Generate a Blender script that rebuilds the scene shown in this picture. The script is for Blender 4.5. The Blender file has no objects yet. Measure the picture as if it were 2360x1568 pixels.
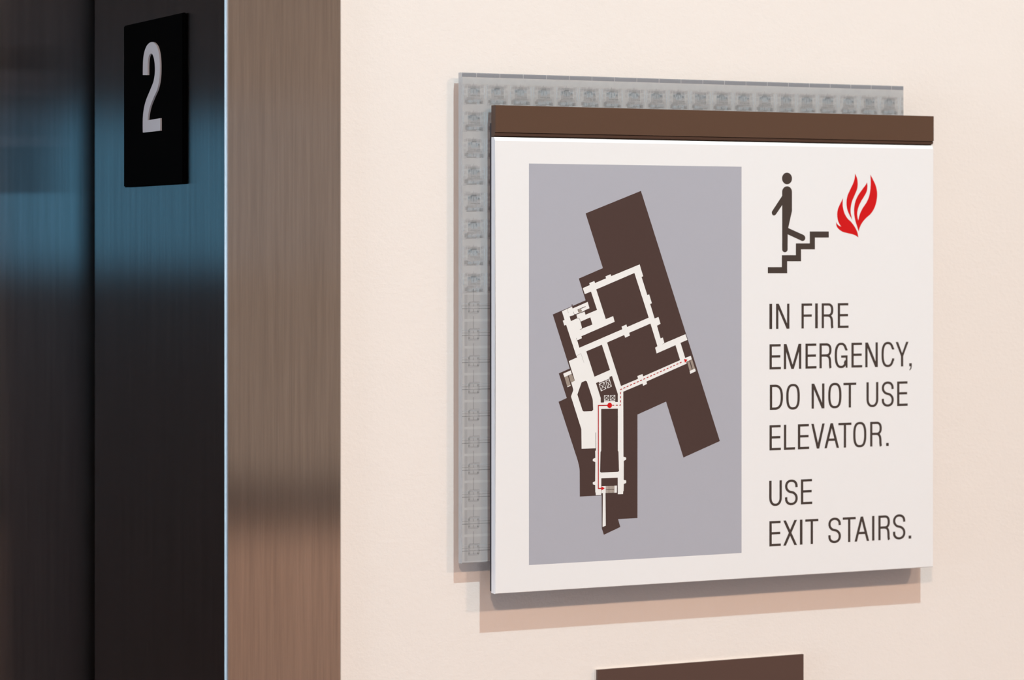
import bpy, bmesh, math, random
from mathutils import Vector
from mathutils.geometry import tessellate_polygon
random.seed(4)
sc = bpy.context.scene
COL = sc.collection

# ------------------------------------------------------------------ camera
W, H = 2360, 1568
F = 6365.0                       # focal length in pixels
HZ = 571.0                       # row of the horizon
CX = W / 2
YAW = math.atan2(F, 14050 - CX)  # angle of the axis off the wall normal
CAM = Vector((0.0, -1.40, 1.59))
AX = Vector((math.sin(YAW), math.cos(YAW), 0))
RT = Vector((math.cos(YAW), -math.sin(YAW), 0))
cam_d = bpy.data.cameras.new('camera'); cam = bpy.data.objects.new('camera', cam_d); COL.objects.link(cam)
cam.location = CAM
cam.rotation_euler = (math.pi / 2, 0, -YAW)
cam_d.sensor_width = 36; cam_d.lens = 36 * F / W
cam_d.shift_y = -(H / 2 - HZ) / W
cam_d.clip_start = 0.05
sc.camera = cam

def on_y(u, v, y):
    """where the sight line through photo pixel (u, v) meets the plane at depth y"""
    d = AX + RT * ((u - CX) / F) + Vector((0, 0, (HZ - v) / F))
    t = (y - CAM.y) / d.y
    return CAM + d * t
def on_x(u, v, x):
    d = AX + RT * ((u - CX) / F) + Vector((0, 0, (HZ - v) / F))
    t = (x - CAM.x) / d.x
    return CAM + d * t

# depths (metres in front of the wall, wall face is y = 0)
Y_FACE = -0.0163      # printed face of the sign
Y_BACK = -0.0116
Y_HOLD = -0.0085
Y_AC0, Y_AC1 = -0.0045, -0.0084
Y_FRAME = -0.0035

# ------------------------------------------------------------------ materials
def mat(name):
    m = bpy.data.materials.new(name); m.use_nodes = True
    nt = m.node_tree; b = nt.nodes['Principled BSDF']
    return m, nt, b
def lin(c):
    out = []
    for v in c:
        v /= 255.0
        out.append(v / 12.92 if v <= 0.04045 else ((v + 0.055) / 1.055) ** 2.4)
    return (*out, 1)
def noise(nt, scale, detail=3, rough=0.5, vec=None, stretch=None):
    n = nt.nodes.new('ShaderNodeTexNoise'); n.inputs['Scale'].default_value = scale
    n.inputs['Detail'].default_value = detail; n.inputs['Roughness'].default_value = rough
    g = nt.nodes.new('ShaderNodeNewGeometry')
    src = g.outputs['Position']
    if stretch:
        mp = nt.nodes.new('ShaderNodeMapping'); mp.inputs['Scale'].default_value = stretch
        nt.links.new(src, mp.inputs['Vector']); src = mp.outputs['Vector']
    nt.links.new(src, n.inputs['Vector'])
    return n
def bump(nt, b, src, strength, dist):
    k = nt.nodes.new('ShaderNodeBump'); k.inputs['Strength'].default_value = strength
    k.inputs['Distance'].default_value = dist
    nt.links.new(src, k.inputs['Height']); nt.links.new(k.outputs['Normal'], b.inputs['Normal'])
    return k
def simple(name, col, rough=0.5, metal=0, spec=0.5, bump_s=None, var=0.0):
    m, nt, b = mat(name)
    b.inputs['Base Color'].default_value = col
    b.inputs['Roughness'].default_value = rough; b.inputs['Metallic'].default_value = metal
    b.inputs['Specular IOR Level'].default_value = spec
    n = noise(nt, bump_s[0] if bump_s else 900, 2)
    if bump_s:
        bump(nt, b, n.outputs['Fac'], bump_s[1], bump_s[2])
    if var:
        mx = nt.nodes.new('ShaderNodeMix'); mx.data_type = 'RGBA'
        mx.inputs[6].default_value = col
        mx.inputs[7].default_value = (*[c * (1 - var) for c in col[:3]], 1)
        nt.links.new(n.outputs['Fac'], mx.inputs[0]); nt.links.new(mx.outputs[2], b.inputs['Base Color'])
    return m

def wall_paint(name, col):
    m, nt, b = mat(name)
    b.inputs['Roughness'].default_value = 0.62; b.inputs['Specular IOR Level'].default_value = 0.3
    n1 = noise(nt, 330, 3, 0.55, stretch=(1.0, 1, 1.35))
    n2 = noise(nt, 60, 2, 0.5)
    n3 = noise(nt, 900, 2, 0.5)
    a = nt.nodes.new('ShaderNodeMath'); a.operation = 'MULTIPLY_ADD'; a.inputs[1].default_value = 1.2
    nt.links.new(n2.outputs['Fac'], a.inputs[0]); nt.links.new(n1.outputs['Fac'], a.inputs[2])
    a2 = nt.nodes.new('ShaderNodeMath'); a2.operation = 'MULTIPLY_ADD'; a2.inputs[1].default_value = 0.25
    nt.links.new(n3.outputs['Fac'], a2.inputs[0]); nt.links.new(a.outputs[0], a2.inputs[2])
    bump(nt, b, a2.outputs[0], WALL_BUMP, 0.0009)
    mx = nt.nodes.new('ShaderNodeMix'); mx.data_type = 'RGBA'
    mx.inputs[6].default_value = (*[c * 0.975 for c in col[:3]], 1); mx.inputs[7].default_value = col
    n4 = noise(nt, 14, 3)
    nt.links.new(n4.outputs['Fac'], mx.inputs[0]); nt.links.new(mx.outputs[2], b.inputs['Base Color'])
    return m
WALL_BUMP = 0.17

def brushed(name, col, sharp=0.82, streak=0.17, wide=0.36):
    """stainless steel with a vertical grain: reflections smear sideways and stay crisp up and down"""
    m = bpy.data.materials.new(name); m.use_nodes = True; nt = m.node_tree
    nt.nodes.clear(); out = nt.nodes.new('ShaderNodeOutputMaterial')
    tz = nt.nodes.new('ShaderNodeCombineXYZ'); tz.inputs[2].default_value = 1.0
    n = noise(nt, 1, 4, 0.7, stretch=(1700, 1700, 30))
    n2 = noise(nt, 1, 2, 0.6, stretch=(380, 240, 8))
    ad = nt.nodes.new('ShaderNodeMath'); ad.operation = 'ADD'
    nt.links.new(n.outputs['Fac'], ad.inputs[0]); nt.links.new(n2.outputs['Fac'], ad.inputs[1])
    mr = nt.nodes.new('ShaderNodeMapRange'); mr.inputs['From Min'].default_value = 0.6; mr.inputs['From Max'].default_value = 1.4
    mr.inputs['To Min'].default_value = 1 - streak; mr.inputs['To Max'].default_value = 1 + streak
    nt.links.new(ad.outputs[0], mr.inputs['Value'])
    vm = nt.nodes.new('ShaderNodeVectorMath'); vm.operation = 'SCALE'; vm.inputs[0].default_value = col[:3]
    nt.links.new(mr.outputs[0], vm.inputs['Scale'])
    lobes = []
    for r, an in ((0.17, 0.8), (wide, 0.4)):
        gl = nt.nodes.new('ShaderNodeBsdfAnisotropic'); gl.distribution = 'BECKMANN'
        gl.inputs['Roughness'].default_value = r; gl.inputs['Anisotropy'].default_value = an
        nt.links.new(tz.outputs[0], gl.inputs['Tangent']); nt.links.new(vm.outputs[0], gl.inputs['Color']); lobes.append(gl)
    mx = nt.nodes.new('ShaderNodeMixShader'); mx.inputs[0].default_value = sharp
    nt.links.new(lobes[1].outputs[0], mx.inputs[1]); nt.links.new(lobes[0].outputs[0], mx.inputs[2])
    nt.links.new(mx.outputs[0], out.inputs[0])
    return m

def translucent(name, col, alpha, rough=0.35, spec=0.5):
    m, nt, b = mat(name)
    b.inputs['Base Color'].default_value = col; b.inputs['Roughness'].default_value = rough
    b.inputs['Alpha'].default_value = alpha; b.inputs['Specular IOR Level'].default_value = spec
    return m

M = {}
L_WIN = 14
M['wall'] = wall_paint('painted_plaster', (0.84, 0.74, 0.705, 1))
M['wall_back'] = simple('lobby_wall_paint', (0.46, 0.41, 0.37, 1), 0.7, var=0.1)
M['dark_wall'] = simple('dark_panelling', (0.045, 0.027, 0.026, 1), 0.5, var=0.2)
M['wainscot'] = simple('lobby_wainscot', (0.8, 0.55, 0.43, 1), 0.6, var=0.15)
M['floor'] = simple('lobby_floor', (0.37, 0.345, 0.36, 1), 0.35, var=0.2)
M['ceiling'] = simple('ceiling_paint', (0.8, 0.78, 0.75, 1), 0.8, var=0.04)
M['steel'] = brushed('brushed_steel', (0.56, 0.51, 0.48))
M['steel_bend'] = brushed('worn_steel_edge', (0.60, 0.60, 0.62), sharp=0.0, wide=0.52)
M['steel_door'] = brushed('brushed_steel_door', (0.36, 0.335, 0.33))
M['hoistway'] = simple('hoistway_black', (0.01, 0.01, 0.011, 1), 0.9, var=0.3)
M['black'] = simple('black_plate', (0.0004, 0.0004, 0.0005, 1), 0.6, spec=0.012, bump_s=(2500, 0.05, 0.0002))
M['numeral'] = simple('numeral_satin', (0.62, 0.58, 0.62, 1), 0.45, spec=0.4, var=0.03)
M['bronze'] = simple('bronze_anodised', (0.094, 0.043, 0.0245, 1), 0.42, spec=0.5, bump_s=(3500, 0.15, 0.0002), var=0.12)
M['bronze_dark'] = simple('dark_mounting', (0.06, 0.05, 0.055, 1), 0.6, var=0.1)
M['white'] = simple('sign_white', (0.83, 0.785, 0.80, 1), 0.35, spec=0.35, var=0.01)
M['grey_print'] = simple('grey_ink', lin((173, 170, 181)), 0.4, spec=0.3, var=0.02)
M['brown_print'] = simple('brown_ink', lin((75, 55, 52)), 0.4, spec=0.3, var=0.1)
M['text_print'] = simple('lettering_ink', lin((68, 56, 52)), 0.4, spec=0.3, var=0.06)
M['white_print'] = simple('white_ink', (0.84, 0.80, 0.80, 1), 0.4, spec=0.3, var=0.01)
M['taupe_print'] = simple('taupe_ink', lin((158, 142, 132)), 0.4, spec=0.3, var=0.05)
M['red_print'] = simple('red_ink', lin((206, 6, 14)), 0.4, spec=0.3, var=0.03)
M['darkred_print'] = simple('route_red_ink', lin((180, 40, 44)), 0.4, spec=0.3, var=0.03)
M['plate_brown'] = simple('brown_plate', lin((88, 64, 57)), 0.45, spec=0.35, var=0.1)
M['plate_edge'] = simple('clear_edge', lin((215, 200, 190)), 0.3, var=0.05)
M['etch'] = translucent('etched_line', (0.19, 0.185, 0.195, 1), 0.21)
M['etch_soft'] = translucent('etched_fill', (0.28, 0.27, 0.28, 1), 0.105)
M['etch_pale'] = translucent('etched_pale', (0.62, 0.70, 0.78, 1), 0.17)

def acrylic():
    m, nt, b = mat('frosted_acrylic')
    b.inputs['Base Color'].default_value = (0.43, 0.42, 0.43, 1)
    b.inputs['Roughness'].default_value = 0.28
    b.inputs['Alpha'].default_value = 0.72
    n = noise(nt, 220, 3)
    mx = nt.nodes.new('ShaderNodeMix'); mx.data_type = 'RGBA'
    mx.inputs[6].default_value = (0.48, 0.46, 0.475, 1); mx.inputs[7].default_value = (0.565, 0.54, 0.55, 1)
    nt.links.new(n.outputs['Fac'], mx.inputs[0]); nt.links.new(mx.outputs[2], b.inputs['Base Color'])
    return m
M['acrylic'] = acrylic()
M['acrylic_edge_reflection'] = translucent('acrylic_edge_reflection', (0.24, 0.245, 0.285, 1), 0.62)  # dark blue tint standing in for reflection inside the acrylic
def glow(name, col, s):
    m = bpy.data.materials.new(name); m.use_nodes = True; nt = m.node_tree
    nt.nodes.clear(); e = nt.nodes.new('ShaderNodeEmission'); o = nt.nodes.new('ShaderNodeOutputMaterial')
    e.inputs[0].default_value = (*col, 1); e.inputs[1].default_value = s
    nt.links.new(e.outputs[0], o.inputs[0]); return m

# ------------------------------------------------------------------ helpers
def link(name, bm, m, parent=None, kind=None, label=None, cat=None, smooth=False, group=None):
    me = bpy.data.meshes.new(name)
    bmesh.ops.recalc_face_normals(bm, faces=bm.faces) if not getattr(bm, 'flatprint', False) else None
    bm.to_mesh(me); bm.free()
    for x in (m if isinstance(m, (list, tuple)) else [m]): me.materials.append(x)
    if smooth:
        for p in me.polygons: p.use_smooth = True
    o = bpy.data.objects.new(name, me); COL.objects.link(o)
    if parent: o.parent = parent; o.matrix_parent_inverse = parent.matrix_basis.inverted()
    if kind: o['kind'] = kind
    if label: o['label'] = label
    if cat: o['category'] = cat
    if group: o['group'] = group
    return o
def empty(name, loc, label=None, cat=None, kind=None):
    o = bpy.data.objects.new(name, None); COL.objects.link(o); o.location = loc
    o.empty_display_size = 0.05
    if label: o['label'] = label
    if cat: o['category'] = cat
    if kind: o['kind'] = kind
    return o
def box(bm, a, b, mi=0):
    vs = [bm.verts.new((x, y, z)) for x in (a[0], b[0]) for y in (a[1], b[1]) for z in (a[2], b[2])]
    for f in ((0, 1, 3, 2), (4, 6, 7, 5), (0, 4, 5, 1), (2, 3, 7, 6), (0, 2, 6, 4), (1, 5, 7, 3)):
        fc = bm.faces.new([vs[i] for i in f]); fc.material_index = mi
    return vs
def boxm(a, b):
    bm = bmesh.new(); box(bm, a, b); return bm
def prism_z(pts, z0, z1):
    """xy outline extruded upright"""
    bm = bmesh.new()
    lo = [bm.verts.new((x, y, z0)) for x, y in pts]; hi = [bm.verts.new((x, y, z1)) for x, y in pts]
    n = len(pts)
    for i in range(n): bm.faces.new((lo[i], lo[(i + 1) % n], hi[(i + 1) % n], hi[i]))
    tri = tessellate_polygon([[Vector((x, y, 0)) for x, y in pts]])
    for t in tri:
        bm.faces.new([lo[i] for i in t]); bm.faces.new([hi[i] for i in reversed(t)])
    return bm
def prism_x(pts, x0, x1):
    """yz profile swept along the wall"""
    bm = bmesh.new()
    lo = [bm.verts.new((x0, y, z)) for y, z in pts]; hi = [bm.verts.new((x1, y, z)) for y, z in pts]
    n = len(pts)
    for i in range(n): bm.faces.new((lo[i], lo[(i + 1) % n], hi[(i + 1) % n], hi[i]))
    tri = tessellate_polygon([[Vector((y, z, 0)) for y, z in pts]])
    for t in tri:
        bm.faces.new([lo[i] for i in t]); bm.faces.new([hi[i] for i in reversed(t)])
    return bm
class Print:
    """flat ink on a plane facing the room (normal -y)"""
    def __init__(self, y): self.bm = bmesh.new(); self.y = y; self.bm_n = 0; self.step = 1
    def poly(self, pts, mi=0):                      # pts: (x, z)
        tri = tessellate_polygon([[Vector((p[0], p[1], 0)) for p in pts]])
        self.bm_n += 1; yy = self.y - (self.bm_n % 18) * 0.8e-6 * self.step
        vs = [self.bm.verts.new((p[0], yy, p[1])) for p in pts]
        for t in tri:
            a, b, c = [pts[i] for i in t]
            if abs((b[0]-a[0])*(c[1]-a[1]) - (b[1]-a[1])*(c[0]-a[0])) < 1e-14: continue
            idx = list(t)
            if (b[0]-a[0])*(c[1]-a[1]) - (b[1]-a[1])*(c[0]-a[0]) < 0: idx.reverse()
            try:
                f = self.bm.faces.new([vs[i] for i in idx]); f.material_index = mi
            except ValueError: pass
    def strip(self, L, R):
        self.bm_n += 1; keep = self.bm_n
        for i in range(len(L) - 1):
            self.bm_n = keep - 1; self.poly([L[i], L[i + 1], R[i + 1], R[i]])
    def line(self, pts, w):
        for (a, b) in zip(pts[:-1], pts[1:]):
            d = Vector((b[0]-a[0], b[1]-a[1])); 
            if d.length < 1e-9: continue
            d.normalize(); n = Vector((-d.y, d.x)) * w / 2; e = d * w / 2
            a2 = Vector(a) - e; b2 = Vector(b) + e
            self.poly([tuple(a2 - n), tuple(b2 - n), tuple(b2 + n), tuple(a2 + n)])
    def ribbon(self, pts, sx, sz, closed=False):
        n = len(pts); L = []; R = []
        for i in range(n):
            if closed: a, b = pts[i - 1], pts[(i + 1) % n]
            else: a, b = pts[max(i - 1, 0)], pts[min(i + 1, n - 1)]
            d = Vector((b[0]-a[0], b[1]-a[1]));  d.normalize()
            nx, nz = -d.y, d.x
            t = math.sqrt((nx * sx) ** 2 + (nz * sz) ** 2) / 2
            L.append((pts[i][0] + nx * t, pts[i][1] + nz * t)); R.append((pts[i][0] - nx * t, pts[i][1] - nz * t))
        if closed: L.append(L[0]); R.append(R[0])
        self.strip(L, R)
    def done(self, name, m, parent, **k):
        me = bpy.data.meshes.new(name); self.bm.to_mesh(me); self.bm.free()
        for x in (m if isinstance(m, (list, tuple)) else [m]): me.materials.append(x)
        o = bpy.data.objects.new(name, me); COL.objects.link(o)
        o.parent = parent
        for a, v in k.items(): o[a] = v
        return o
def smooth_pts(P, corners=(), closed=True, k=8):
    """Catmull-Rom through P, sharp at the listed indices"""
    n = len(P); out = []
    rng = range(n if closed else n - 1)
    for i in rng:
        p1, p2 = Vector(P[i]), Vector(P[(i + 1) % n])
        p0 = Vector(P[(i - 1) % n]) if (closed or i > 0) else p1
        p3 = Vector(P[(i + 2) % n]) if (closed or i + 2 < n) else p2
        if i in corners: p0 = p1 * 2 - p2 if False else p1
        if (i + 1) % n in corners: p3 = p2
        for j in range(k):
            t = j / k
            q = 0.5 * ((2 * p1) + (p2 - p0) * t + (2 * p0 - 5 * p1 + 4 * p2 - p3) * t * t + (3 * p1 - p0 - 3 * p2 + p3) * t ** 3)
            out.append((q.x, q.y))
    if not closed: out.append(tuple(P[-1]))
    return out

# ------------------------------------------------------------------ the room
X_OUT = on_y(787, 571, Y_FRAME).x          # outer edge of the steel door frame
X_REV = on_y(519.5, 571, Y_FRAME).x        # the reveal (inner side of the jamb)
D_REV = on_x(218, 571, X_REV).y            # depth of the reveal
print('frame', X_REV, X_OUT, 'reveal depth', D_REV)
D_DOOR = D_REV + 0.014
ZC, YB, XL, XR = 3.3, -5.0, -5.0, 3.4
OPEN_W = 1.07; Z_HEAD = 2.13
XJ = X_REV - OPEN_W                        # inner side of the far jamb
FW = X_OUT - X_REV
bm = bmesh.new()
box(bm, (X_REV + 0.028, 0, 0), (XR, 0.2, ZC)); box(bm, (XL, 0, 0), (XJ - 0.028, 0.2, ZC))
box(bm, (XJ - 0.028, 0, Z_HEAD + 0.028), (X_REV + 0.028, 0.2, ZC))
link('wall_front', bm, M['wall'], kind='structure')
XB = 1.45      # the back wall: dark panelling up to here, light paint beyond
link('wall_back', boxm((XL, YB - 0.15, 0), (XB, YB, ZC)), M['dark_wall'], kind='structure')
link('wall_back', boxm((XB, YB - 0.15, 1.02), (XR, YB, ZC)), M['wall_back'], kind='structure')
link('trim_1', boxm((XB, YB - 0.15, 0), (XR, YB + 0.01, 0.90)), M['wainscot'], kind='structure')
link('trim_2', boxm((XB, YB - 0.15, 0.90), (XR, YB + 0.02, 1.02)), M['dark_wall'], kind='structure')
link('wall_left', boxm((XL - 0.15, YB - 0.15, 0), (XL, 0.2, ZC)), M['dark_wall'], kind='structure')
link('wall_right', boxm((XR, YB - 0.15, 0), (XR + 0.15, 0.2, ZC)), M['wall_back'], kind='structure')
link('floor', boxm((XL - 0.15, YB - 0.15, -0.1), (XR + 0.15, 0.6, 0)), M['floor'], kind='structure')
link('ceiling', boxm((XL - 0.15, YB - 0.15, ZC), (XR + 0.15, 0.6, ZC + 0.1)), M['ceiling'], kind='structure')

# window in the back wall: dusk-blue daylight
wz0, wz1, wx0, wx1 = 1.54, 1.94, -4.6, 0.5
win = empty('window_1', ((wx0 + wx1) / 2, YB, wz0), kind='structure')
M['daylight'] = glow('blue_daylight', (0.13, 0.44, 0.72), 1.9)
link('window_pane', boxm((wx0, YB + 0.002, wz0), (wx1, YB + 0.006, wz1)), M['daylight'], win)
bm = bmesh.new()
box(bm, (wx0 - 0.04, YB, wz0 - 0.04), (wx1 + 0.04, YB + 0.03, wz0)); box(bm, (wx0 - 0.04, YB, wz1), (wx1 + 0.04, YB + 0.03, wz1 + 0.04))
link('window_frame', bm, M['bronze_dark'], win)

# tall window in the left wall: cool white daylight
win2 = empty('window_2', (XL, -0.75, 0.2), kind='structure')
M['sky_white'] = glow('cool_daylight', (0.62, 0.84, 1.0), L_WIN)
link('window_pane', boxm((XL + 0.002, -1.3, 0.25), (XL + 0.006, -0.2, 3.0)), M['sky_white'], win2)
bm = bmesh.new()
for (a, b, c, d) in ((-1.36, 0.19, -0.14, 0.25), (-1.36, 3.0, -0.14, 3.06), (-1.36, 0.25, -1.3, 3.0), (-0.2, 0.25, -0.14, 3.0)):
    box(bm, (XL, a, b), (XL + 0.03, c, d))
link('window_frame', bm, M['bronze_dark'], win2)

# ------------------------------------------------------------------ elevator doorway
door = empty('door_1', ((X_REV + XJ) / 2, 0, 0), kind='structure')
def jamb(side):
    r = 0.0016; s = side
    def X(x): return X_REV + x if s > 0 else XJ - x
    pts = [(FW, 0.0), (FW, Y_FRAME + 0.0008), (FW - 0.0008, Y_FRAME)]
    for i in range(9):
        a = math.pi / 2 * i / 8
        pts.append((r - r * math.sin(a), Y_FRAME + r - r * math.cos(a)))
    pts += [(0, D_REV - 0.0005), (0.0005, D_REV), (0.0278, D_REV), (0.0278, 0.0)]
    return prism_z([(X(x), y) for x, y in pts], 0, Z_HEAD + FW if False else Z_HEAD)
for s in (1, -1):
    bm = jamb(s); xe = X_REV if s > 0 else XJ
    for f in bm.faces:
        c = f.calc_center_median()
        if c.y < Y_FRAME + 0.0016 and abs(c.x - xe) < 0.0016 and len(f.verts) == 4: f.material_index = 1
    link('jamb', bm, [M['steel'], M['steel_bend']], door)
hp = [(0.0, Z_HEAD + FW), (Y_FRAME, Z_HEAD + FW)]
for i in range(7):
    a = math.pi / 2 * i / 6
    hp.append((Y_FRAME + 0.0022 - 0.0022 * math.cos(a), Z_HEAD + 0.0022 - 0.0022 * math.sin(a)))
hp += [(D_REV, Z_HEAD), (D_REV, Z_HEAD + 0.0278), (0, Z_HEAD + 0.0278)]
link('door_head', prism_x(hp, XJ - FW, X_OUT), M['steel'], door)
for k, (a, b) in enumerate(((XJ - 0.02, (XJ + X_REV) / 2 - 0.002), ((XJ + X_REV) / 2 + 0.002, X_REV + 0.02))):
    bm = boxm((a, D_DOOR, 0.006), (b, D_DOOR + 0.03, Z_HEAD + 0.02))
    bmesh.ops.bevel(bm, geom=bm.edges[:], offset=0.0015, segments=2, affect='EDGES')
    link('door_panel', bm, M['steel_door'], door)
bm = bmesh.new()
y1 = D_DOOR + 0.06
box(bm, (XJ - 0.2, y1, 0), (X_REV + 0.2, y1 + 0.02, Z_HEAD + 0.2))
box(bm, (X_REV + 0.026, 0.2, 0), (X_REV + 0.2, y1, Z_HEAD + 0.2)) if y1 > 0.2 else None
box(bm, (X_REV + 0.0279, D_REV - 0.02, 0), (X_REV + 0.06, y1, Z_HEAD)) if D_REV < 0.18 else None
link('hoistway_back', bm, M['hoistway'], door)
link('door_sill', boxm((XJ, 0.0, 0), (X_REV, D_DOOR + 0.05, 0.005)), M['steel'], door)

# floor number plate on the reveal
T_PL = 0.0025
XP = X_REV - T_PL
pa = on_x(285, 571, XP).y; pb = on_x(421, 571, XP).y      # far, near edge
ztop = (on_x(285, 59.5, XP).z + on_x(421, 29, XP).z) / 2
zbot = (on_x(285, 432, XP).z + on_x(421, 424, XP).z) / 2
print('plate', pa, pb, ztop, zbot)
num = empty('floor_number_plate', (X_REV, (pa + pb) / 2, zbot),
            'black rectangular plate with a raised pale 2 on the steel elevator jamb', 'number plate')
bm = boxm((XP, pb, zbot), (X_REV, pa, ztop))
bmesh.ops.bevel(bm, geom=bm.edges[:], offset=0.0006, segments=2, affect='EDGES')
link('plate', bm, M['black'], num)
N2 = [(1122,590),(1124,480),(1135,405),(1160,350),(1198,330),(1232,362),(1250,430),(1256,520),(1252,620),(1236,700),
      (1208,765),(1180,835),(1166,895),(1160,946),(1258,929),(1258,1027),(1122,1042),(1122,930),(1131,850),(1150,780),
      (1183,700),(1207,635),(1217,560),(1212,475),(1193,422),(1170,440),(1161,500),(1160,590)]
XN = XP - 0.0010
q = []
for (px, py) in smooth_pts(N2, corners=(0, 13, 14, 15, 16, 27), k=5):
    w = on_x(px / 3.409, py / 3.409, XN); q.append((w.y, w.z))
bm = bmesh.new()
fr = [bm.verts.new((XN, y, z)) for y, z in q]; bk = [bm.verts.new((XP + 0.0001, y, z)) for y, z in q]
n = len(q)
for i in range(n): bm.faces.new((fr[i], fr[(i + 1) % n], bk[(i + 1) % n], bk[i]))
for t in tessellate_polygon([[Vector((y, z, 0)) for y, z in q]]):
    bm.faces.new([fr[i] for i in t]); bm.faces.new([bk[i] for i in t])
link('numeral', bm, M['numeral'], num, label='raised pale grey numeral 2')

# ------------------------------------------------------------------ the sign
sgx = on_y(1640, 571, Y_FACE).x
sxl = on_y(1141, 571, Y_FACE).x; sxr = on_y(2151, 571, Y_FACE).x
szb = (on_y(1141, 1370, Y_FACE).z + on_y(2151, 1307, Y_FACE).z) / 2
szt = (on_y(1141, 324, Y_FACE).z + on_y(2150, 344, Y_FACE).z) / 2     # below the top chamfer
szt2 = szt + 0.0021
print('sign', sxl, sxr, szb, szt, 'mm', (sxr - sxl) * 1000, (szt2 - szb) * 1000)
sign = empty('fire_sign', (sgx, 0, szb),
             'white fire evacuation sign with brown header bar and floor map on beige wall', 'sign')

# frosted panel behind, with etched pattern
axl = on_y(1063.5, 571, Y_AC1).x; axr = on_y(2083, 571, Y_AC1).x
azt = (on_y(1064, 166.5, Y_AC1).z + on_y(2083, 199, Y_AC1).z) / 2
azb = on_y(1064, 1300, Y_AC1).z
bm = bmesh.new(); vs = box(bm, (axl, Y_AC1, azb), (axr, Y_AC0, azt))
bm.edges.ensure_lookup_table()
bmesh.ops.bevel(bm, geom=[e for e in bm.edges if all(abs(v.co.y - Y_AC1) < 1e-6 for v in e.verts)], offset=0.0005, segments=2, affect='EDGES')
ac = link('patterned_panel', bm, M['acrylic'], sign, label='grey translucent panel with etched lattice pattern')
CXW = on_y(1198.2 + 53.3, 571, Y_AC1).x - on_y(1198.2, 571, Y_AC1).x
zz0 = on_y(1091, 213.8, Y_AC1).z; CZH = (zz0 - on_y(1091, 1082, Y_AC1).z) / 14
ox0 = on_y(1091, 571, Y_AC1).x
CELL = [(0, .35, .32, 2.7, 0), (.5, .6, 4.2, 3.2, 2), (-.15, -1.65, 3.4, .3, 0), (3.45, -1.65, 2.1, .3, 0), (3.4, .55, 1.6, 1.7, 1), (-5.05, .55, 1.7, 1.7, 1),
        (0, 3.0, 3.4, 2.0, 1), (4.0, 3.2, 3.2, 1.9, 1), (-4.9, 3.1, 2.1, 1.8, 1), (0, 4.8, .3, 1.2, 0), (-5.15, -4.2, 1.9, 5.3, 1), (-1.25, -6.1, 5.9, .6, 0),
        (-1.3, -5.0, 5.3, 1.2, 2), (4.95, -5.3, 2.3, 1.8, 0), (2.15, -4.0, .25, 6.0, 2), (-6.4, -3.0, .3, 8.0, 2), (0, -4.8, .3, 1.4, 0), (4.9, -4.1, 2.6, .3, 2),
        (-2.0, -3.1, 4.5, 1.4, 1), (6.8, 0.5, 1.0, 7.0, 2), (0.3, 0.2, 7.6, 6.6, 1), (2.6, 1.2, 2.0, 1.6, 2), (-3.0, 1.0, 1.6, 2.4, 2), (0, -4.9, 9.6, 3.4, 1), (3.0, -5.4, 1.6, 1.8, 2)]
def pattern(y, name, dx, dz, mir=1):
    p1 = Print(y); p1.step = 1.0
    nx = int((axr - axl) / CXW) + 1
    vis_z = on_y(1200, 242, Y_FACE).z
    def rect(a, b, c, d, mi):
        a = max(a, axl + .0003); c = min(c, axr - .0003); b = max(b, azb + .0003); d = min(d, azt - .0030)
        if a < c - 1e-5 and b < d - 1e-5: p1.poly([(a, b), (c, b), (c, d), (a, d)], mi)
    def ring(cx, cz, hx, hz, t, mi):
        rect(cx - hx, cz - hz, cx + hx, cz - hz + t, mi); rect(cx - hx, cz + hz - t, cx + hx, cz + hz, mi)
        rect(cx - hx, cz - hz + t, cx - hx + t, cz + hz - t, mi); rect(cx + hx - t, cz - hz + t, cx + hx, cz + hz - t, mi)
    for j in range(-1, 18):
        cz = zz0 - j * CZH + dz
        for i in range(0, nx + 1):
            cx = ox0 + i * CXW + dx
            if i > 1 and cz < vis_z - 0.012: continue
            if j <= 7:
                for (rx, rz, w_, h_, mi) in CELL:
                    rx *= mir
                    if mir < 0 and mi == 0 and min(w_, h_) < .4: continue
                    if random.random() < 0.07 and w_ * h_ < 12: continue
                    q = [random.uniform(-.18, .18) * .001 for _ in range(4)]
                    rect(cx + (rx - w_ / 2) * .001 + q[0] * (w_ > 1), cz + (rz - h_ / 2) * .001 + q[1] * (h_ > 1), cx + (rx + w_ / 2) * .001 + q[2] * (w_ > 1), cz + (rz + h_ / 2) * .001 + q[3] * (h_ > 1), mi)
            if j >= 8:
                h = 0.0031
                ring(cx, cz, h, h, 0.0005, 1); ring(cx, cz, h, h, 0.0003, 1)
                if mir < 0:
                    rect(axl + .0019, cz - CZH * .45, cx - .0045, cz + CZH * .45, 1); continue
                for sx_ in (-1, 1):
                    for sz_ in (-1, 1):
                        rect(cx + sx_ * .0027 - .0005, cz + sz_ * .0019 - .0005, cx + sx_ * .0027 + .0005, cz + sz_ * .0019 + .0005, 0)
                rect(cx - 0.0003, cz - 0.0024, cx + 0.0003, cz - 0.0008, 0); rect(cx - 0.0003, cz + 0.0008, cx + 0.0003, cz + 0.0024, 0)
                rect(cx - 0.0003, cz + h + 0.0004, cx + 0.0003, cz + CZH - h - 0.0016, 0)
                for (a_, b_) in ((axl, cx - h - .0002), (cx + h + .0002, cx + CXW - h)):
                    rect(a_, cz - 0.0006, b_, cz - 0.0002, 0); rect(a_, cz + 0.0009, b_, cz + 0.0013, 1)
                rect(axl, cz + 0.0024, cx + CXW * .6, cz + 0.0026, 2)
    return p1.done(name, [M['etch'], M['etch_soft'], M['etch_pale']], ac, label='fine grey etched lattice')
pattern(Y_AC1 - 0.00006, 'etched_pattern', 0, 0)
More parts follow.
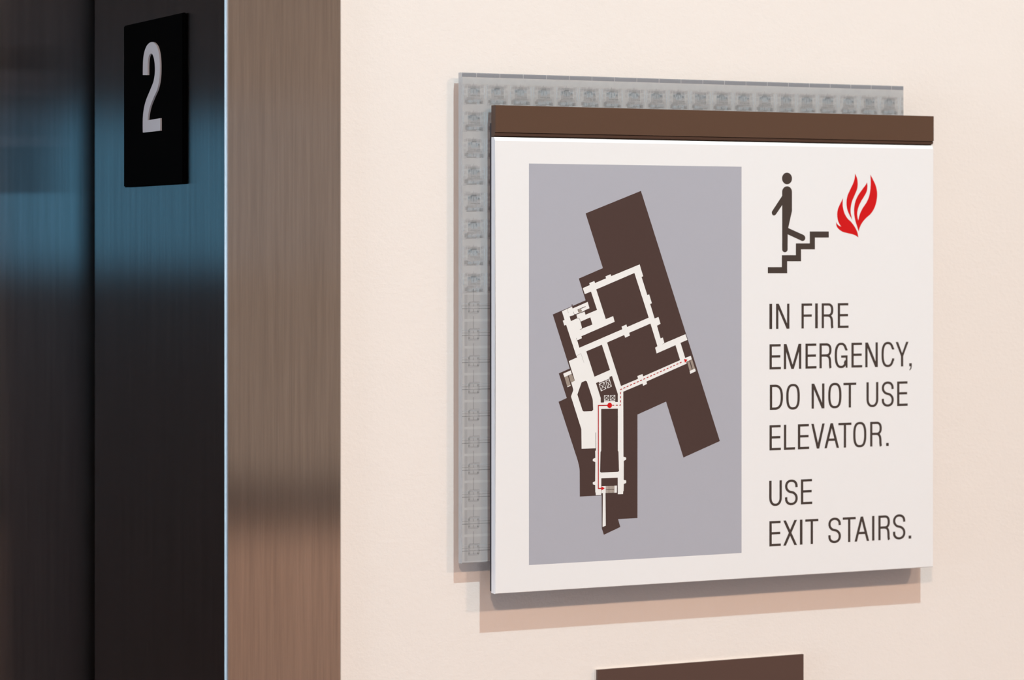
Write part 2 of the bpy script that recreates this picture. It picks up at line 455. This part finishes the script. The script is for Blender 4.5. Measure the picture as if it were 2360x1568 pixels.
pattern(Y_AC1 - 0.00001, 'etched_pattern', 0.0007, 0.0006, -1)
p1 = Print(Y_AC1 - 0.00008)  # strip painted over the top edge in place of its internal reflection
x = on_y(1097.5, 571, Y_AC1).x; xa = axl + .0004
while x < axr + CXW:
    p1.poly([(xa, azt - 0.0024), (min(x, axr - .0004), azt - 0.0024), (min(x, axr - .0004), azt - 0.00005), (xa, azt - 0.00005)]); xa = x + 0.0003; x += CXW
p1.done('edge_reflection', M['acrylic_edge_reflection'], ac, label='bluish dark strip painted as the internal reflection along the top edge')
# dark sheet added for the shade behind the sign's edge, then stand-offs
shade_box = boxm((sxl + 0.0006, Y_BACK, szb + 0.0008), (sxr - 0.0006, Y_HOLD, szt + 0.010))
link('shade_backing', shade_box, M['bronze_dark'], sign)
for fx in (0.12, 0.88):
    for fz in (0.12, 0.88):
        bm = bmesh.new()
        bmesh.ops.create_cone(bm, cap_ends=True, segments=24, radius1=0.008, radius2=0.008, depth=-Y_AC0)
        cx = axl + (axr - axl) * fx; cz = azb + (azt - azb) * fz * 0.92 + 0.004
        for v in bm.verts: v.co = Vector((cx + v.co.x, Y_AC0 / 2 + v.co.z, cz + v.co.y))
        link('standoff', bm, M['bronze_dark'], sign)

# white face plate: chamfered along its top
bm = prism_x([(Y_BACK, szb), (Y_FACE + 0.0003, szb), (Y_FACE, szb + 0.0003), (Y_FACE, szt), (Y_FACE + 0.0012, szt2), (Y_BACK, szt2)], sxl, sxr)
es = [e for e in bm.edges if abs(e.verts[0].co.x - e.verts[1].co.x) < 1e-7 and all(v.co.y < Y_FACE + 0.0002 for v in e.verts)]
bmesh.ops.bevel(bm, geom=es, offset=0.0003, segments=2, affect='EDGES')
face = link('face_plate', bm, M['white'], sign, label='white plate printed with map and lettering')

# bronze header bar
bxl = on_y(1142, 571, Y_FACE - 0.0004).x; bxr = on_y(2152, 571, Y_FACE - 0.0004).x
YB1 = Y_FACE - 0.0004
bzt = (on_y(1142, 242, YB1).z + on_y(2152, 268, YB1).z) / 2
bzb = (on_y(1142, 305, YB1).z + on_y(2152, 325.5, YB1).z) / 2
lip = szt2 + 0.0002
prof = [(Y_BACK + 0.0002, bzt), (YB1 + 0.0002, bzt), (YB1, bzt - 0.0002), (YB1, bzb), (YB1 + 0.0010, bzb), (YB1 + 0.0010, bzb - 0.0004), (YB1 + 0.0004, bzb - 0.0004),
        (YB1 + 0.0011, lip + 0.0006), (YB1 + 0.0026, lip + 0.0006), (YB1 + 0.0026, lip), (Y_BACK + 0.0002, lip)]
bm = prism_x(prof, bxl, bxr)
link('header_bar', bm, M['bronze'], sign, label='brown bar with a grooved lower lip')
link('header_back', boxm((bxl + 0.0018, Y_HOLD, szt + 0.0102), (bxr - 0.0018, Y_BACK + 0.0002, bzt - 0.0002)), M['bronze_dark'], sign)

# ---- printing on the face
def at(u, v):
    w = on_y(u, v, Y_FACE); return (w.x, w.z)
class Crop:
    def __init__(self, ox, oy, s): self.o = (ox, oy, s)
    def __call__(self, *pts): return [at(self.o[0] + x / self.o[2], self.o[1] + y / self.o[2]) for x, y in pts]
cA = Crop(1230, 400, 7.84); cB = Crop(1250, 580, 7.84); cC = Crop(1250, 760, 9.8); cD = Crop(1340, 840, 15.68)
cE = Crop(1440, 680, 6.533); cF = Crop(1270, 900, 8.7125); cG = Crop(1270, 1060, 8.7125); cH = Crop(1740, 380, 6.031)
cP = Crop(0, 0, 1.0)
PX = (at(1500, 571)[0] - at(1499, 571)[0]) * 1.06   # about one photo pixel on the face
L = [Y_FACE - 0.000018 * k for k in range(1, 9)]

p = Print(L[0])
a = at(1219, 377); b = at(1709, 384.5); c = at(1709, 1275); d = at(1219, 1303)
p.poly([(a[0], (a[1] + b[1]) / 2), (b[0], (a[1] + b[1]) / 2), (b[0], (c[1] + d[1]) / 2), (a[0], (c[1] + d[1]) / 2)])
p.done('map_background', M['grey_print'], face, label='grey rectangle behind the map')

p = Print(L[1])
p.poly(cA((938,722),(1937,315)) + cP((1659,1017),(1575,1055),(1535,926)) + cF((1735,487)) +
       cG((1735,1172),(1345,1193),(1390,1352),(1060,1508),(1020,1385),(1015,718),(577,740),(575,230),(570,170),(560,118),(546,60),(530,0)) +
       cF((150,230),(315,155)) + cC((370,990),(618,880)) + cB((187,1138),(780,882),(658,488),(1093,300)))
p.poly(cB((524,960),(545,957),(549,972),(540,985),(528,982)))
p.done('building_outline', M['brown_print'], face, label='dark brown building footprint')

p = Print(L[2])
p.poly(cB((730,662),(855,606),(847,570),(938,533),(950,570),(1150,485),(1140,450),(1230,410),(1243,445),(1757,233),(1820,445),(1792,462),
          (1895,788),(1930,775),(1977,935),(1947,950),(2027,1210),(2097,1183),(2134,1308),(2070,1340)) +
       cE((537,655),(572,643),(595,727),(912,592),(942,678),(838,722),(908,950),(993,917),(1008,972),(925,1008),(930,1035),
          (325,1305),(333,1342),(275,1370),(265,1335)) +
       cD((1510,990)) +
       cF((1453,1335),(1478,1340),(1503,1350),(1508,1362),(1505,1392),(1460,1418)) +
       cG((1458,405),(1503,415),(1508,425),(1506,468),(1460,488),(1456,630),(1447,635),(1445,690),(1340,693),(1338,360),(1008,375),(1006,708),(898,714),
          (895,660),(888,655),(885,508),(843,497),(837,488),(838,456),(885,432)) +
       cF((888,1442),(840,1422),(836,1412),(840,1378),(888,1357),(886,1220),(900,1205),(902,1165),(612,1175),(607,780),(400,125)) +
       cC((697,1368),(690,1330),(650,1195),(733,1155),(595,712),(785,628),(765,590),(570,0)) +
       cB((430,1325),(395,1337),(368,1250),(400,1235),(352,1080),(535,997),(545,1030),(818,910),(850,1025),(757,1066),(778,1143),(987,1055),(878,725),(765,770)))
p.poly(cC((470,1000),(482,988),(640,922),(662,1000),(497,1075)))
p.poly(cC((560,1285),(635,1250),(638,1270),(567,1302)))
p.poly(cE((975,1143),(1058,1108),(1067,1150),(985,1190)))
p.poly(cG((1012,535),(1098,530),(1098,665),(1092,670),(1098,1325),(1033,1352),(1040,672),(1010,675)))
p.poly(cG((1270,522),(1322,520),(1320,662),(1270,664)))
p.done('corridor', M['white_print'], face, label='white corridor network on the map')

p = Print(L[3])
p.poly(cB((972,685),(1662,388),(1920,1195),(1530,1365),(1517,1318),(1430,1357),(1443,1405)) + cC((835,410),(785,243),(890,195),(880,150)) + cB((1305,1270),(1278,1167),(1145,1222)))
p.poly(cC((990,492),(1342,342),(1525,912),(1175,1065)))
p.poly(cC((1460,292),(1847,122),(1870,185),(1975,135),(1960,72)) + cE((385,432),(490,772),(455,795),(478,882),(762,757),(832,983),(275,1228),(265,1192),(188,1222),(198,1265)) + cC((1775,1275)))
p.poly(cB((490,1172),(612,1138),(630,1205),(515,1258)))
p.poly(cB((690,1267),(865,1190),(903,1320),(720,1392)))
p.poly(cC((885,1192),(972,1155),(1003,1170)) + cD((400,1250),(410,1330)) + cF((845,390),(820,420),(655,425),(632,407),(527,85)))
p.poly(cD((525,680),(625,632),(640,672),(1020,512),(1012,458),(1100,418),(1313,1075),(1313,1362),(1222,1362),(1216,1322),(815,1330),(808,1380),(695,1385),(695,1220)))
p.poly(cF((1005,375),(1340,368),(1340,1215),(1352,1232),(1362,1568)) + cG((1365,225),(1345,242),(1000,258),(983,240)) + cF((992,1240),(1005,1215)))
for ln, w in ((cB((640,1052),(775,996)), 1.2), (cB((640,1052),(650,1085)), 1.2), (cB((575,1146),(760,1080)), 1.3), (cB((562,1090),(576,1145)), .6),
              (cB((450,1042),(468,1112)), .35), (cB((630,1207),(660,1200),(690,1265)), .5), (cB((690,1265),(720,1390),(680,1414)), .8),
              (cC((768,195),(785,243)), .6), (cE((568,742),(595,727)), .5), (cB((690,1040),(715,1080)), .6),
              (cG((1010,540),(1008,680)), .45), (cF((1270, 0),(1270,0)), .1), (cF((898,852),(900,1165)), .9)):
    p.line(ln, PX * w)
p.line(cC((770, 590), (870, 541), (937, 745)), PX * .28)
p.done('room_block', M['brown_print'], face, label='dark brown rooms between the corridors')

for q_ in (cC((497,1075),(575,1045),(635,1250),(560,1285)), cC((595,1040),(660,1003),(730,1155),(640,1195)), cE((937,1010),(970,995),(1010,1130),(975,1145)),
           cE((983,990),(1015,977),(1055,1107),(1022,1125)), cG((1098,530),(1272,525),(1272,593),(1098,600)), cG((1098,610),(1272,604),(1270,660),(1098,670)),
           cB((645,1060),(690,1042),(712,1085),(655,1108))):
    p = Print(L[4]); p.poly(q_); p.done('stair_flight', M['taupe_print'], face, label='grey brown stair flight on the map')

def cross_box(q_, w, w2):
    p = Print(L[5])
    p.line(q_ + [q_[0]], PX * w); p.line([q_[0], q_[2]], PX * w2); p.line([q_[1], q_[3]], PX * w)
    p.done('elevator_symbol', M['white_print'], face, label='white crossed box marking an elevator')
cross_box(cD((635,715),(815,640),(885,880),(708,965)), 1.0, .9)
cross_box(cD((875,605),(1010,550),(1083,797),(950,858)), 1.0, .8)
cross_box(cD((822,1132),(990,1125),(990,1297),(822,1302)), .9, .6)
cross_box(cD((1042,1128),(1212,1120),(1209,1292),(1042,1298)), .9, .6)
p = Print(L[5])
for k in range(7):
    x = 1110 + k * 25
    for (y0, y1) in ((530, 597), (608, 667)): p.line(cG((x, y0), (x, y1)), PX * .25)
p.done('stair_treads', M['white_print'], face, label='fine pale tread lines')

p = Print(L[6])
p.line(cF((1130,302),(948,306)) + cG((948,579),(1015,575)), PX * 1.9)
p.done('route_line', M['darkred_print'], face, label='solid dark red route line')
p = Print(L[6])
def dashes(pts, period, dash, w, start=0.0):
    pos = start
    segs = []; tot = 0
    for a, b in zip(pts[:-1], pts[1:]):
        ln = (Vector(b) - Vector(a)).length; segs.append((tot, ln, Vector(a), Vector(b))); tot += ln
    def P(s):
        for t0, ln, a, b in segs:
            if s <= t0 + ln + 1e-9: return a + (b - a) * ((s - t0) / ln)
        return segs[-1][3]
    while pos < tot:
        cuts = [pos] + [t0 for t0, *_ in segs if pos < t0 < pos + dash] + [min(pos + dash, tot)]
        for c0, c1 in zip(cuts[:-1], cuts[1:]):
            a = P(c0); b = P(c1); d = b - a
            if d.length < 1e-7: continue
            d.normalize(); n = Vector((-d.y, d.x)) * w / 2
            p.poly([tuple(a - n), tuple(b - n), tuple(b + n), tuple(a + n)])
        pos += period
MM = PX
dashes(cD((1100,1482),(1410,1478),(1410,912)) + cE((868,1006)), PX * 7.7, PX * 4.2, PX * 1.65, start=PX * 0.6)
p.done('dashed_route', M['darkred_print'], face, label='dashed dark red route line')
p = Print(L[7])
c0 = cF((1175, 302))[0]; r0 = abs(cF((1175, 249))[0][1] - c0[1])
p.poly([(c0[0] + r0 * math.cos(t * math.pi / 24), c0[1] + r0 * math.sin(t * math.pi / 24)) for t in range(48)])
p.done('location_dot', M['red_print'], face, label='bright red dot')
for q_ in (cG((1012,538),(1075,573),(1012,617)), cE((890,965),(943,975),(905,1023))):
    p = Print(L[7]); p.poly(q_); p.done('arrowhead', M['red_print'], face, label='bright red arrowhead')

# pictogram
p = Print(L[1])
cc = cH((445, 190))[0]; rr = abs(cH((445, 109))[0][1] - cc[1])
p.poly([(cc[0] + rr * math.cos(t * math.pi / 32), cc[1] + rr * math.sin(t * math.pi / 32)) for t in range(64)])
def arc(cx, cy, rx, ry, a0, a1, n=14):
    return [(cx + rx * math.cos(math.radians(a0 + (a1 - a0) * i / n)), cy + ry * math.sin(math.radians(a0 + (a1 - a0) * i / n))) for i in range(n + 1)]
body = arc(445.5, 376, 68.5, 77, 180, 360) + [(514, 642), (462, 876), (463, 880), (676, 976)] + \
       arc(661, 1018, 38, 42, -62, 110) + [(454, 967), (453, 1172)] + arc(415.5, 1178, 37.5, 38, 0, 180) + [(378, 560), (292, 688)] + \
       arc(264, 664, 31, 41, 42, 200) + [(378, 430)]
p.poly(cH(*body))
p.done('walking_figure', M['text_print'], face, label='dark brown pictogram of a person stepping down')
p = Print(L[1])
p.poly(cH((178,1423),(373,1423),(373,1257),(568,1257),(568,1093),(761,1093),(761,927),(1025,927),(1025,1012),(833,1012),(833,1176),(640,1176),(640,1342),(447,1342),(447,1508),(178,1508)))
p.done('stair_pictogram', M['text_print'], face, label='dark brown zigzag stair')
p = Print(L[1])
f1 = [(1225,462),(1180,550),(1150,625),(1142,700),(1152,770),(1172,820),(1198,862),(1165,845),(1142,822),(1127,795),(1133,850),(1160,890),(1215,930),
      (1285,950),(1350,965),(1400,984),(1436,1010),(1425,945),(1395,878),(1345,805),(1285,745),(1245,675),(1222,590),(1219,520)]
f2 = [(1390,122),(1418,185),(1428,260),(1420,335),(1388,415),(1352,500),(1333,580),(1330,665),(1352,765),(1312,695),(1281,615),(1271,525),(1284,435),(1320,350),(1362,262),(1384,190)]
f3 = [(1557,243),(1563,300),(1553,370),(1520,435),(1477,505),(1440,585),(1422,660),(1424,720),(1435,775),(1455,690),(1495,605),(1548,525),(1583,445),(1601,355),(1608,250),(1603,135),
      (1640,205),(1678,290),(1698,390),(1690,500),(1660,600),(1610,680),(1540,745),(1490,805),(1457,870),(1440,928),(1420,860),(1395,780),(1379,690),(1378,600),(1395,510),(1430,430),(1488,345),(1535,283)]
p.poly(cH(*smooth_pts(f1, corners=(0, 6, 9, 16), k=6)))
p.poly(cH(*smooth_pts(f2, corners=(0, 8), k=6)))
p.poly(cH(*smooth_pts(f3, corners=(0, 8, 15, 25), k=6)))
p.done('flame', M['red_print'], face, label='red flame pictogram')

# ---- lettering, drawn stroke by stroke
HC = abs(at(1773, 758.7)[1] - at(1773, 700.6)[1])    # cap height
SX, SZ = HC * 0.109, HC * 0.094
def super_arc(cx, cz, a, b, t0, t1, n=2.5, k=28):
    out = []
    for i in range(k + 1):
        t = math.radians(t0 + (t1 - t0) * i / k); c, s = math.cos(t), math.sin(t)
        out.append((cx + a * math.copysign(abs(c) ** (2 / n), c), cz + b * math.copysign(abs(s) ** (2 / n), s)))
    return out
def glyph(p, ch, x, w, z):
    h = HC; s, t = SX, SZ
    R = lambda a, b, c, d: p.poly([(x + a, z + b), (x + c, z + b), (x + c, z + d), (x + a, z + d)])
    Q = lambda *q: p.poly([(x + a, z + b) for a, b in q])
    rib = lambda pts, closed=False: p.ribbon([(x + a, z + b) for a, b in pts], s, t, closed)
    o = h * 0.012; dg = s * 1.06
    if ch == 'I': R(0, 0, w, h)
    elif ch == 'N': R(0, 0, s, h); R(w - s, 0, w, h); Q((0, h), (dg * 1.1, h), (w, 0), (w - dg * 1.1, 0))
    elif ch in 'EF':
        R(0, 0, s, h); R(s, h - t, w * .98, h); R(s, .515 * h - t / 2, w * .95, .515 * h + t / 2)
        if ch == 'E': R(s, 0, w, t)
    elif ch == 'L': R(0, 0, s, h); R(s, 0, w, t)
    elif ch == 'T': R(0, h - t, w, h); R(w / 2 - s / 2, 0, w / 2 + s / 2, h - t)
    elif ch == 'M':
        R(0, 0, s, h); R(w - s, 0, w, h)
        Q((0, h), (dg * 1.1, h), (w / 2 + dg * .5, 0), (w / 2 - dg * .5, 0)); Q((w, h), (w - dg * 1.1, h), (w / 2 - dg * .5, 0), (w / 2 + dg * .5, 0))
    elif ch == 'V': Q((0, h), (dg, h), (w / 2 + dg * .5, 0), (w / 2 - dg * .5, 0)); Q((w, h), (w - dg, h), (w / 2 - dg * .5, 0), (w / 2 + dg * .5, 0))
    elif ch == 'A':
        Q((0, 0), (dg, 0), (w / 2 + dg * .5, h), (w / 2 - dg * .5, h)); Q((w, 0), (w - dg, 0), (w / 2 - dg * .5, h), (w / 2 + dg * .5, h))
        R(w * .22, .29 * h, w * .78, .29 * h + t)
    elif ch == 'X': Q((0, h), (dg * 1.08, h), (w, 0), (w - dg * 1.08, 0)); Q((w, h), (w - dg * 1.08, h), (0, 0), (dg * 1.08, 0))
    elif ch == 'Y':
        Q((0, h), (dg, h), (w / 2 + s / 2, .42 * h), (w / 2 - s / 2, .42 * h)); Q((w, h), (w - dg, h), (w / 2 - s / 2, .42 * h), (w / 2 + s / 2, .42 * h))
        R(w / 2 - s / 2, 0, w / 2 + s / 2, .43 * h)
    elif ch == 'U':
        a = w / 2 - s / 2; b = h * .30
        rib([(s / 2, h)] + [(s / 2, h * (.95 - .1 * i)) for i in range(6)] + super_arc(w / 2, b + t / 2 - o, a, b, 180, 360, 2.3) + [(w - s / 2, h * (.45 + .1 * i)) for i in range(6)] + [(w - s / 2, h)])
    elif ch == 'O': rib(super_arc(w / 2, h / 2, w / 2 - s / 2, h / 2 - t / 2 + o, 0, 354, 2.7, 59), True)
    elif ch == 'D':
        R(0, 0, s, h)
        rib([(s * .9, h - t / 2)] + super_arc(w * .38, h / 2, w * .62 - s / 2, h / 2 - t / 2, 90, -90, 2.5, 36) + [(s * .9, t / 2)])
    elif ch in 'CG':
        a, b = w / 2 - s / 2, h / 2 - t / 2 + o
        if ch == 'C': rib([(w - s / 2, h * .695), (w - s / 2, h * .73)] + super_arc(w / 2, h / 2, a, b, 30, 330, 2.5, 56) + [(w - s / 2, h * .27), (w - s / 2, h * .335)])
        else:
            rib([(w - s / 2, h * .695), (w - s / 2, h * .73)] + super_arc(w / 2, h / 2, a, b, 30, 318, 2.5, 56) + [(w * .80, .20 * h), (w * .875, .29 * h)])
            R(w - s * .82, 0, w, .5 * h); R(w * .5, .5 * h - t, w, .5 * h)
    elif ch == 'S':
        ax_, bz = w / 2 - s / 2, .25 * h - t / 2 + o
        up = [(w - s / 2, .70 * h)] + super_arc(w / 2, .75 * h, ax_ * .98, bz, 12, 222, 2.15, 26)
        lo = super_arc(w / 2, .26 * h, ax_, .26 * h - t / 2 + o, 44, -166, 2.15, 26) + [(s / 2, .315 * h)]
        p_, q_ = Vector(up[-1]), Vector(lo[0]); p0_, q0_ = Vector(up[-2]), Vector(lo[1])
        L_ = (q_ - p_).length * .45; d0 = (p_ - p0_).normalized() * L_; d1 = (q_ - q0_).normalized() * L_
        mid = []
        for k_ in range(1, 8):
            u_ = k_ / 8
            v_ = p_ * (1 - u_) ** 3 + (p_ + d0) * 3 * u_ * (1 - u_) ** 2 + (q_ + d1) * 3 * u_ * u_ * (1 - u_) + q_ * u_ ** 3
            mid.append((v_.x, v_.y))
        rib(up + mid + lo)
    elif ch == 'R':
        R(0, 0, s, h)
        rx = w * .94 - s / 2; m = .51 * h
        rib([(s * .8, h - t / 2)] + super_arc(w * .52, (h - t / 2 + m) / 2, rx - w * .52, (h - t / 2 - m) / 2, 90, -90, 2.4, 26) + [(s * .8, m)])
        rib(smooth_pts([(w * .50, m), (w * .66, .485 * h), (w * .775, .41 * h), (w * .82, .29 * h), (w * .83, .12 * h), (w * .855, .03 * h), (w * .875, 0)], closed=False, k=5))
    elif ch == '.': R(0, 0, w, HC * .125)
    elif ch == ',':
        R(0, 0, w, HC * .125); Q((w * .55, 0), (w, 0), (w * .8, -HC * .10), (w * .2, -HC * .175), (w * .05, -HC * .14), (w * .45, -HC * .08))
def text_line(label, letters, crop, v_at):
    """letters: (char, left, right) in crop pixels; v_at: crop pixel (x, baseline y)"""
    base = crop(v_at)[0][1]
    p = Print(L[1])
    for ch, a, b in letters:
        xa = crop((a, 0))[0][0]; xb = crop((b, 0))[0][0]
        glyph(p, ch, xa, xb - xa, base)
    p.done('lettering', M['text_print'], face, label='dark brown lettering ' + label)
t1 = Crop(1740, 680, 4.1275); t2 = Crop(1740, 1080, 4.6114)
text_line('IN FIRE', [('I',137,163),('N',200,327),('F',442,545),('I',572,597),('R',634,752),('E',787,890)], t1, (150, 325))
text_line('EMERGENCY,', [('E',138,246),('M',274,440),('E',480,585),('R',613,735),('G',758,880),('E',917,1020),('N',1049,1168),('C',1203,1324),('Y',1338,1460),(',',1467,1491)], t1, (150, 709.5))
text_line('DO NOT USE', [('D',141,266),('O',297,426),('N',538,660),('O',696,822),('T',841,963),('U',1060,1173),('S',1205,1320),('E',1352,1452)], t1, (150, 1095))
text_line('ELEVATOR.', [('E',138,246),('L',275,381),('E',408,515),('V',535,663),('A',660,799),('T',793,917),('O',934,1059),('R',1095,1213),('.',1247,1272)], t1, (150, 1480))
text_line('USE', [('U',151,285),('S',318,454),('E',488,608)], t2, (490, 383.5))
text_line('EXIT STAIRS.', [('E',153,274),('X',300,446),('I',477,504),('T',534,673),('S',778,913),('T',932,1070),('A',1058,1213),('I',1244,1269),('R',1311,1441),('S',1466,1598),('.',1632,1660)], t2, (160, 830))

# ------------------------------------------------------------------ brown plate below
pb_ = -0.0034
x0 = on_y(1377, 571, pb_).x; x1 = on_y(1852, 571, pb_).x
zt = (on_y(1377, 1549.5, pb_).z + on_y(1852, 1504, pb_).z) / 2
lower = empty('wall_plate', ((x0 + x1) / 2, 0, zt - 0.11), 'plain dark brown plate under the fire sign, cut off by the picture edge', 'plate')
bm = boxm((x0, pb_, zt - 0.11), (x1, -0.0018, zt)); link('plate_face', bm, M['plate_brown'], lower)
bm = boxm((x0, -0.0018, zt - 0.11), (x1, 0.0, zt)); link('backing', bm, M['plate_edge'], lower, label='pale backing edge')

# ------------------------------------------------------------------ light
def area(name, loc, rot, sx, sy, power, col, shape='RECTANGLE', spread=180):
    l = bpy.data.lights.new(name, 'AREA'); l.shape = shape; l.size = sx
    if shape in ('RECTANGLE', 'ELLIPSE'): l.size_y = sy
    l.energy = power; l.color = col; l.spread = math.radians(spread)
    o = bpy.data.objects.new(name, l); COL.objects.link(o); o.location = loc; o.rotation_euler = rot
    return o
# narrow cool-white downlight close to the wall: crisp shadow
area('downlight', (sgx, -1.30, ZC - 0.01), (0, 0, 0), 0.05, 0.05, 44, (0.62, 0.92, 1.0), 'DISK')
# row of warm downlights further out: softer, wider shadow
for lx, pw in ((sgx - 1.55, 58), (sgx + 0.12, 21), (sgx + 1.50, 48)):
    area('ceiling_downlight', (lx, -2.6, ZC - 0.01), (0, 0, 0), 0.28, 0.28, pw, (1.0, 0.71, 0.50), 'DISK')
w = sc.world = bpy.data.worlds.new('world'); w.use_nodes = True
w.node_tree.nodes['Background'].inputs[0].default_value = (0.02, 0.02, 0.025, 1)

# ------------------------------------------------------------------ camera focus, colour management
foc = on_y(1330, 800, Y_FACE)
cam_d.dof.use_dof = True
cam_d.dof.focus_distance = (foc - CAM).dot(AX)
cam_d.dof.aperture_fstop = 9.0
cam_d.dof.aperture_blades = 7
vs_ = sc.view_settings
sc.display_settings.display_device = 'sRGB'
vs_.view_transform = 'Standard'; vs_.look = 'None'; vs_.exposure = 0.0; vs_.gamma = 1.0; vs_.use_curve_mapping = False
